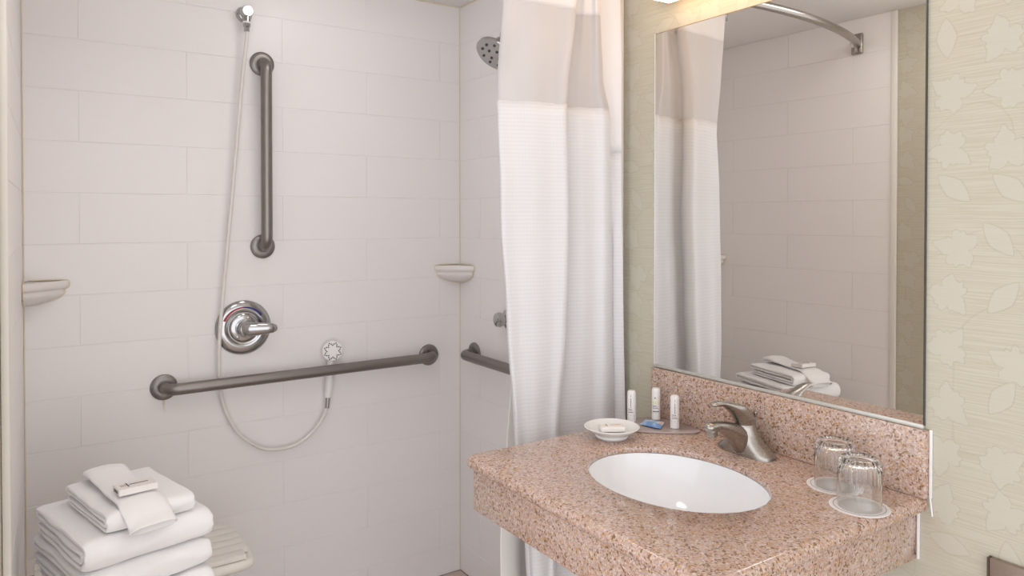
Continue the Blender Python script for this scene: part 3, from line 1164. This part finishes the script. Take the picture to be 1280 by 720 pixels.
for k in range(1, 10):
    loop.append((XB, Y1 + (Y0 - Y1) * k / 10, 0, 0))
# outer rings from the inner edge of the top, round the bullnose, to the underside
TH = 0.031
nose = [(-0.013, CT)] + [(-0.013 + 0.013 * math.sin(a), CT - TH / 2 + TH / 2 * math.cos(a)) for a in [PI * k / 10 for k in range(1, 11)]]


def ell(i, da=0.0):
    x, y = loop[i][0], loop[i][1]
    a = math.atan2((y - EY) / EB, (x - EX) / EA)
    return (EX + (EA + da) * math.cos(a), EY + (EB + da) * math.sin(a))


rings = []
n = len(loop)
rings.append([(*ell(i, 0.032), CT - 0.0135) for i in range(n)])
rings.append([(*ell(i), CT - 0.0135) for i in range(n)])
rings.append([(*ell(i), CT - 0.006) for i in range(n)])
rings.append([(*ell(i, 0.0015), CT - 0.002) for i in range(n)])
rings.append([(*ell(i, 0.005), CT) for i in range(n)])
for d, z in nose:
    rings.append([(x + nx * d, y + ny * d, z) for x, y, nx, ny in loop])
bm = bmesh.new()
R = loft(bm, rings, cap=False)
for i in range(n):
    j = (i + 1) % n
    bm.faces.new((R[-1][i], R[-1][j], R[0][j], R[0][i]))
obj('counter_top', bm, 'granite', vanity, angle=35)
# apron: front and two returns
boxo('apron', (X0 + 0.018, X0 + 0.040, Y0 + 0.021, Y1 - 0.016, 0.764, CT - TH), 'granite', vanity, 0.002)
boxo('apron', (X0 + 0.0405, XB, Y0 + 0.021, Y0 + 0.041, 0.764, CT - TH), 'granite', vanity, 0.001)
boxo('apron', (X0 + 0.0405, XB, Y1 - 0.036, Y1 - 0.016, 0.764, CT - TH), 'granite', vanity, 0.001)
boxo('backsplash', (XW - 0.020, XB, 0.7425, 1.502, CT + 0.0003, 1.0285), 'granite', vanity, 0.0025)
boxo('caulk_bead', (XW - 0.006, XB, 0.737, 0.7422, CT, 1.030), 'wcaulk', vanity, 0.001)
boxo('caulk_bead', (XW - 0.006, XB, Y0 + 0.0155, Y0 + 0.0205, 0.764, CT - TH), 'wcaulk', vanity, 0.001)
bm = bmesh.new()
tube(bm, [(XW - 0.003, Y0 - 0.004 + 0.0025 * math.cos(PI * k / 8) - 0.0025, CT - TH / 2 + 0.019 * math.cos(PI * k / 8)) for k in range(9)], 0.0018, 8)
obj('caulk_bead', bm, 'wcaulk', vanity)
for yb in (Y0 + 0.10, Y1 - 0.10):
    boxo('bracket', (1.05, XB, yb - 0.012, yb + 0.012, 0.832, 0.8615), 'bronze', vanity, 0.002)

sink = thing('sink_basin', (EX, EY, CT - 0.1635), 'oval white undermount sink basin set in the granite counter', 'sink')
prof = [(0.0, 0.0), (0.022, 0.0), (0.05, 0.004), (0.09, 0.018), (0.125, 0.045), (0.150, 0.085), (0.163, 0.12), (0.168, 0.1415), (0.178, 0.1435), (0.180, 0.1485), (0.171, 0.1488)]
zb = CT - 0.0135 - 0.1500
bm = bmesh.new()
inner = [(0.002, 0.006), (0.022, 0.006), (0.05, 0.010), (0.09, 0.024), (0.122, 0.050), (0.146, 0.088), (0.159, 0.12), (0.1665, 0.1485)]
outer = [(0.176, 0.1490), (0.188, 0.1490), (0.188, 0.140), (0.172, 0.136), (0.166, 0.12), (0.153, 0.085), (0.128, 0.043), (0.092, 0.015), (0.05, 0.002), (0.002, 0.0)]
lathe(bm, inner + outer, (EX, EY, zb), (0, 0, 1), 56, 1.0, (EB + 0.002) / (EA + 0.002))
obj('bowl', bm, 'porcelain', sink)
lat('drain_ring', [(0.001, 0.0065), (0.021, 0.0065), (0.021, 0.0085), (0.016, 0.0095), (0.001, 0.0085)], (EX, EY, zb), 'nickel', sink, (0, 0, 1), 28)
lat('stopper', [(0.001, 0.0088), (0.013, 0.0092), (0.012, 0.0125), (0.001, 0.0135)], (EX, EY, zb), 'nickel', sink, (0, 0, 1), 24)

# faucet
fx, fy = 1.425, 1.130
fau = thing('faucet', (fx, fy, CT), 'brushed nickel single-lever faucet standing behind the sink', 'faucet')
bm = bmesh.new()
rings = []
for z, cx, ax_, by, pw in [(0.0004, 1.427, 0.0300, 0.0760, 0.62), (0.006, 1.427, 0.0300, 0.0755, 0.62), (0.012, 1.427, 0.0290, 0.0715, 0.66), (0.020, 1.426, 0.0282, 0.0600, 0.72), (0.032, 1.425, 0.0272, 0.0460, 0.80), (0.046, 1.424, 0.0264, 0.0350, 0.9), (0.060, 1.423, 0.0258, 0.0275, 1.0), (0.071, 1.422, 0.0254, 0.0245, 1.0), (0.0735, 1.422, 0.0235, 0.0225, 1.0)]:
    ring = []
    for k in range(40):
        a = 2 * PI * k / 40
        ca, sa = math.cos(a), math.sin(a)
        ring.append((cx + math.copysign(abs(ca) ** pw, ca) * ax_, fy + math.copysign(abs(sa) ** pw, sa) * by, CT + z))
    rings.append(ring)
loft(bm, rings)
obj('body', bm, 'nickel', fau, angle=60)


def blade(name, stations, res=20, mat='nickel', pw=1.0):
    """stations: x, z, half thickness in the xz-plane, half width in y"""
    bm = bmesh.new()
    rings = []
    m = len(stations)
    for i, (x, z, t, w) in enumerate(stations):
        a, b = stations[max(i - 1, 0)], stations[min(i + 1, m - 1)]
        d = Vector((b[0] - a[0], 0, b[1] - a[1])).normalized()
        nn = Vector((-d.z, 0, d.x))
        rings.append([Vector((x, fy, z)) + nn * (t * math.cos(2 * PI * k / res)) + Vector((0, w * math.sin(2 * PI * k / res), 0)) for k in range(res)])
    loft(bm, rings)
    return obj(name, bm, mat, fau, angle=60)


def sm(st, n=4):
    out = []
    P = [Vector(s) for s in st]
    for i in range(len(P) - 1):
        p0, p1, p2, p3 = P[max(i - 1, 0)], P[i], P[i + 1], P[min(i + 2, len(P) - 1)]
        for k in range(n):
            t = k / n
            out.append(0.5 * ((2 * p1) + (p2 - p0) * t + (2 * p0 - 5 * p1 + 4 * p2 - p3) * t * t + (3 * p1 - p0 - 3 * p2 + p3) * t ** 3))
    out.append(P[-1])
    return [tuple(v) for v in out]


blade('spout', sm([(1.440, 0.900, 0.024, 0.024), (1.416, 0.922, 0.030, 0.026), (1.388, 0.944, 0.025, 0.023), (1.356, 0.962, 0.017, 0.019), (1.328, 0.972, 0.0125, 0.0155), (1.308, 0.974, 0.0125, 0.0150), (1.297, 0.973, 0.0115, 0.0135), (1.290, 0.972, 0.007, 0.009), (1.288, 0.9715, 0.002, 0.003)]))
lat('aerator', [(0.001, -0.012), (0.012, -0.012), (0.0135, 0.0), (0.0135, 0.012), (0.0115, 0.0165), (0.010, 0.017), (0.0095, 0.015), (0.001, 0.015)], (1.305, fy, 0.968), 'nickel', fau, (0, 0, -1), 28)
blade('lever', sm([(1.4225, 0.9665, 0.0250, 0.0235), (1.4185, 0.976, 0.0250, 0.0240), (1.406, 0.989, 0.0215, 0.0225), (1.385, 1.003, 0.0145, 0.0195), (1.361, 1.015, 0.0085, 0.0160), (1.336, 1.0235, 0.0062, 0.0130), (1.316, 1.0245, 0.0058, 0.0112), (1.308, 1.0235, 0.0048, 0.0085), (1.3055, 1.0225, 0.001, 0.002)]))
lat('temperature_dot', [(0.0003, 0.0), (0.003, 0.0), (0.003, 0.001), (0.0003, 0.0014)], (1.3935, fy - 0.002, 0.985), 'red_enamel', fau, (-0.8, 0, 0.45), 12)
bm = bmesh.new()
tube(bm, [(1.458, fy, CT + 0.002), (1.460, fy, 0.976)], 0.0022, 10)
rodp = obj('lift_rod', bm, 'nickel', fau)
lat('rod_knob', [(0.001, -0.004), (0.003, -0.004), (0.0065, 0.006), (0.006, 0.009), (0.001, 0.009)], (1.460, fy, 0.978), 'nickel', rodp, (0, 0, 1), 18)

# ================================================================== mirror and vanity light
MY0, MY1, MZ0, MZ1 = 0.752, 1.503, 1.0355, 1.9715
mir = thing('wall_mirror', (XW - 0.006, 1.13, MZ0), 'large frameless wall mirror above the granite backsplash', 'mirror')
boxo('glass', (XW - 0.0060, XW - 0.0008, MY0 + 0.0022, MY1 - 0.0022, MZ0 + 0.002, MZ1 - 0.0015), 'mirror', mir, smooth=False)
boxo('polished_edge', (XW - 0.0062, XW - 0.0008, MY1 - 0.0021, MY1, MZ0, MZ1), 'edge_glint', mir, smooth=False)
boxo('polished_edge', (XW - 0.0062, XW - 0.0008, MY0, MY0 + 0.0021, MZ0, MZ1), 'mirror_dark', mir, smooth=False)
boxo('polished_edge', (XW - 0.0062, XW - 0.0008, MY0 + 0.0022, MY1 - 0.0022, MZ1 - 0.0014, MZ1), 'bronze', mir, smooth=False)
boxo('bottom_channel', (XW - 0.0085, XW - 0.0008, MY0, MY1, MZ0 - 0.0065, MZ0 + 0.0018), 'channel', mir, 0.001)

vl = thing('vanity_light', (XW, 1.13, 2.05), 'bar light fixture mounted on the wall above the mirror', 'wall light')
boxo('back_plate', (XW - 0.028, XW - 0.0006, 0.79, 1.465, 2.049, 2.17), 'bronze', vl, 0.003)
bm = bmesh.new()
box(bm, XW - 0.100, XW - 0.0285, 0.80, 1.428, 2.034, 2.150, 0.008, 3)
obj('diffuser', bm, 'lamp_vanity', vl)

# added fill lamps, out of view, to brighten the shower, walls and towels
def fill_lamp(x, y, r, label):
    cl = thing('fill_lamp', (x, y, ZC), label, 'ceiling lamp')
    lat('base', [(0.001, 0.0005), (r * 1.06, 0.0005), (r * 1.06, 0.018), (0.001, 0.018)], (x, y, ZC), 'chrome', cl, (0, 0, -1), 40)
    lat('bowl', [(0.001, 0.0185), (r, 0.0185), (r * 0.97, 0.035), (r * 0.8, 0.055), (r * 0.42, 0.068), (0.001, 0.072)], (x, y, ZC), 'lamp_fill', cl, (0, 0, -1), 40)


fill_lamp(0.42, 1.35, 0.16, 'added round white fill lamp on the ceiling in front of the vanity')
fill_lamp(0.86, 2.08, 0.105, 'added round white fill lamp on the ceiling inside the shower')
# ================================================================== things on the counter
zt = CT + 0.0004
# amenity tray
bm = bmesh.new()
outl = spline([(1.318, 1.405, 0), (1.345, 1.370, 0), (1.382, 1.338, 0), (1.420, 1.312, 0), (1.446, 1.300, 0), (1.468, 1.308, 0), (1.474, 1.330, 0), (1.474, 1.390, 0), (1.466, 1.440, 0), (1.440, 1.475, 0), (1.400, 1.486, 0), (1.350, 1.470, 0), (1.322, 1.440, 0), (1.318, 1.405, 0)], 4)[:-1]
cen = Vector((1.41, 1.39, 0))
rings = []
for s, z in ((0.97, 0.0), (1.0, 0.002), (1.0, 0.0038), (0.985, 0.0046)):
    rings.append([(cen + (p - cen) * s) + Vector((0, 0, zt + z)) for p in outl])
loft(bm, rings)
tag(obj('amenity_tray', bm, 'tray', None, loc=(1.41, 1.39, zt)), 'taupe pointed tray in the counter corner under the little bottles', 'tray')
ztr = zt + 0.005


def bottle(name, label, x, y, z, h, yaw, style):
    root = thing(name, (x, y, z), label, 'bottle', 'toiletry bottles by the backsplash')
    r = 0.0118
    lat('cap', [(0.001, 0.0), (r, 0.0), (r, h * 0.19), (r - 0.0006, h * 0.195), (0.001, h * 0.195)], (x, y, z), 'wplastic', root, (0, 0, 1), 28)
    lat('bottle_body', [(0.001, h * 0.195), (r - 0.0002, h * 0.197), (r - 0.0001, h * 0.90), (r - 0.0008, h * 0.955), (r - 0.003, h * 0.99), (0.001, h)], (x, y, z), 'wplastic', root, (0, 0, 1), 28)

    def mark(nm, a0, a1, z0, z1, mt):
        """printed patch wrapped on the side; angles in degrees about the front"""
        bm = bmesh.new()
        rings = []
        for k in range(5):
            a = math.radians(a0 + (a1 - a0) * k / 4) + yaw
            rings.append([(x + rr * math.cos(a), y + rr * math.sin(a), z + zz) for rr, zz in ((r - 0.0003, z0), (r + 0.00015, z0), (r + 0.00015, z1), (r - 0.0003, z1))])
        loft(bm, rings)
        obj(nm, bm, mt, root)
    mark('cap_band', -90, 90, h * 0.205, h * 0.222, 'inkgreen')
    if style == 'vertical':
        for k in range(9):
            mark('printed_name', -6 + (k % 2), 5, h * (0.46 + 0.035 * k), h * (0.46 + 0.035 * k + 0.022), 'ink')
        for k in range(3):
            mark('small_print', -38, 34 - 9 * k, h * (0.30 + 0.05 * k), h * (0.316 + 0.05 * k), 'inkbrown' if k == 1 else 'ink')
        mark('thin_stroke', -3, 1, h * 0.80, h * 0.88, 'ink')
    else:
        mark('yellow_band', -70, 60, h * 0.50, h * 0.585, 'yellow')
        mark('crest', -22, -2, h * 0.67, h * 0.72, 'inkgreen')
        for k in range(3):
            mark('small_print', -50, 30 - 12 * k, h * (0.36 + 0.04 * k), h * (0.373 + 0.04 * k), 'ink')
        mark('printed_name', -45, 45, h * 0.25, h * 0.275, 'ink')


yaw = math.radians(225)
bottle('toiletry_bottle', 'white toiletry bottle standing farthest left, right behind the soap dish', 1.377, 1.470, zt + 0.0048, 0.084, yaw - 0.15, 'vertical')
bottle('toiletry_bottle', 'white toiletry bottle with pale yellow band, middle one of three', 1.447, 1.448, ztr, 0.086, yaw, 'yellow')
bottle('toiletry_bottle', 'white toiletry bottle standing nearest the faucet on the tray', 1.428, 1.360, ztr, 0.086, yaw, 'vertical')

# blue sachet
bm = bmesh.new()
nx, ny = 12, 10
g = {}
for i in range(nx + 1):
    for j in range(ny + 1):
        a, b = i / nx, j / ny
        P = (1 - a) * ((1 - b) * Vector((1.364, 1.424, 0)) + b * Vector((1.410, 1.450, 0))) + a * ((1 - b) * Vector((1.379, 1.364, 0)) + b * Vector((1.432, 1.400, 0)))
        puff = (math.sin(PI * a) * math.sin(PI * b)) ** 0.6
        for s in (0, 1):
            z = ztr + 0.0035 + nz((a * 4, b * 4, 1), 1.0, 0.0012) + (0.0045 * puff + 0.0004 if s else -0.0025 * puff)
            g[i, j, s] = bm.verts.new((P.x, P.y, z))
for i in range(nx):
    for j in range(ny):
        for s in (0, 1):
            bm.faces.new([g[i, j, s], g[i + 1, j, s], g[i + 1, j + 1, s], g[i, j + 1, s]])
for i in range(nx):
    for j in (0, ny):
        bm.faces.new([g[i, j, 0], g[i + 1, j, 0], g[i + 1, j, 1], g[i, j, 1]])
for j in range(ny):
    for i in (0, nx):
        bm.faces.new([g[i, j, 0], g[i, j + 1, 0], g[i, j + 1, 1], g[i, j, 1]])
tag(obj('sachet', bm, 'blue', None, loc=(1.40, 1.41, ztr), angle=60), 'flat blue printed foil sachet lying on the taupe tray', 'sachet')

# china soap dish and soap
dc = (1.241, 1.397)
dish = lat('soap_dish', [(0.001, 0.0), (0.036, 0.0), (0.040, 0.002), (0.042, 0.006), (0.040, 0.010), (0.046, 0.014), (0.060, 0.0215), (0.0690, 0.028), (0.0700, 0.0300), (0.0675, 0.0310), (0.060, 0.0275), (0.048, 0.0215), (0.040, 0.0185), (0.001, 0.018)], (dc[0], dc[1], zt), 'dish', None, (0, 0, 1), 56)
tag(dish, 'round white china soap dish at the left end of the counter', 'dish')
soap = thing('soap_bar', (dc[0], dc[1], zt + 0.0192), 'small wrapped white soap lying in the china dish', 'soap')


def sp(name, dims, mat, bev=0.0):
    bm = bmesh.new()
    box(bm, *dims, bev, 2)
    bmesh.ops.rotate(bm, verts=bm.verts, cent=(0, 0, 0), matrix=Matrix.Rotation(math.radians(-28), 3, 'Z'))
    bmesh.ops.translate(bm, verts=bm.verts, vec=soap.location)
    return obj(name, bm, mat, soap, smooth=False)


sp('wrapper', (-0.031, 0.031, -0.020, 0.020, 0, 0.013), 'soap', 0.003)
sp('printed_name', (-0.004, 0.022, 0.000, 0.003, 0.0130, 0.0133), 'inkbrown')
sp('printed_mark', (-0.016, -0.012, -0.008, 0.008, 0.0130, 0.0133), 'inkbrown')


# tumblers on paper coasters
def tumbler(label_g, label_c, x, y):
    co = thing('paper_coaster', (x, y, zt), label_c, 'coaster')
    lat('disc', [(0.001, 0.0), (0.0545, 0.0), (0.0545, 0.0012), (0.001, 0.0012)], (x, y, zt), 'paperwhite', co, (0, 0, 1), 48)
    bm = bmesh.new()
    ro, ri = 0.0470, 0.0462
    N = 48
    loft(bm, [[(x + ro * math.cos(2 * PI * k / N), y + ro * math.sin(2 * PI * k / N), zt + 0.00125), (x + ri * math.cos(2 * PI * k / N), y + ri * math.sin(2 * PI * k / N), zt + 0.00125),
               (x + ri * math.cos(2 * PI * k / N), y + ri * math.sin(2 * PI * k / N), zt + 0.0015), (x + ro * math.cos(2 * PI * k / N), y + ro * math.sin(2 * PI * k / N), zt + 0.0015)] for k in range(N + 1)], cap=False)
    bmesh.ops.remove_doubles(bm, verts=bm.verts, dist=1e-6)
    obj('printed_ring', bm, 'ink', co)
    z0 = zt + 0.0017
    H = 0.095

    def mod(r, h, a):
        # flutes on the outside near the (upturned) foot
        if h > 0.046 and r > 0.02:
            k = min(1, (h - 0.046) / 0.012)
            return r - 0.0020 * k * (0.5 + 0.5 * math.cos(26 * a))
        return r
    outer = [(0.0400, 0.0), (0.0402, 0.02), (0.0400, 0.046), (0.0398, 0.060), (0.0394, 0.074), (0.0388, 0.082), (0.0370, 0.089), (0.0335, 0.0938), (0.0300, 0.0950)]
    topin = [(0.0270, 0.0935), (0.0200, 0.0915), (0.001, 0.0905)]
    inner = [(0.001, 0.083), (0.028, 0.0835), (0.0335, 0.080), (0.0362, 0.068), (0.0375, 0.04), (0.0380, 0.02), (0.0383, 0.0), ]
    bm = bmesh.new()
    prof = outer + topin
    res = 104
    c = Vector((x, y, z0))

    def ringat(r, h, fl):
        out = []
        for k in range(res):
            a = 2 * PI * k / res
            rr = mod(r, h, a) if fl else r
            out.append((c.x + rr * math.cos(a), c.y + rr * math.sin(a), c.z + h))
        return out
    Ra = loft(bm, [ringat(r, h, True) for r, h in prof], cap=False)
    Rb = loft(bm, [ringat(r, h, False) for r, h in inner], cap=False)
    bm.faces.new(Ra[-1])
    bm.faces.new(Rb[0])
    for k in range(res):
        j = (k + 1) % res
        bm.faces.new((Ra[0][k], Ra[0][j], Rb[-1][j], Rb[-1][k]))
    g = obj('glass_tumbler', bm, 'glass', None, loc=(x, y, z0), angle=70)
    tag(g, label_g, 'glass', 'upturned glass tumblers')


tumbler('upturned clear tumbler farther back, partly hidden by the other glass', 'round white paper coaster under the rear tumbler', 1.402, 0.886)
tumbler('upturned clear fluted tumbler in front, nearest the counter end', 'round white paper coaster under the front tumbler', 1.340, 0.795)

# metal plate on the wall, low at the right of the picture
tp = thing('wall_plate', (XW, 0.52, 0.70), 'brown brushed metal dispenser plate on the wallpapered wall', 'dispenser')
boxo('face', (XW - 0.014, XW - 0.0006, 0.36, 0.6285, 0.62, 0.8205), 'plate', tp, 0.002)
boxo('side_edge', (XW - 0.0138, XW - 0.0006, 0.6287, 0.6325, 0.62, 0.8205), 'plate_dark', tp)
boxo('slot', (XW - 0.0146, XW - 0.0138, 0.43, 0.56, 0.70, 0.735), 'plate_dark', tp)
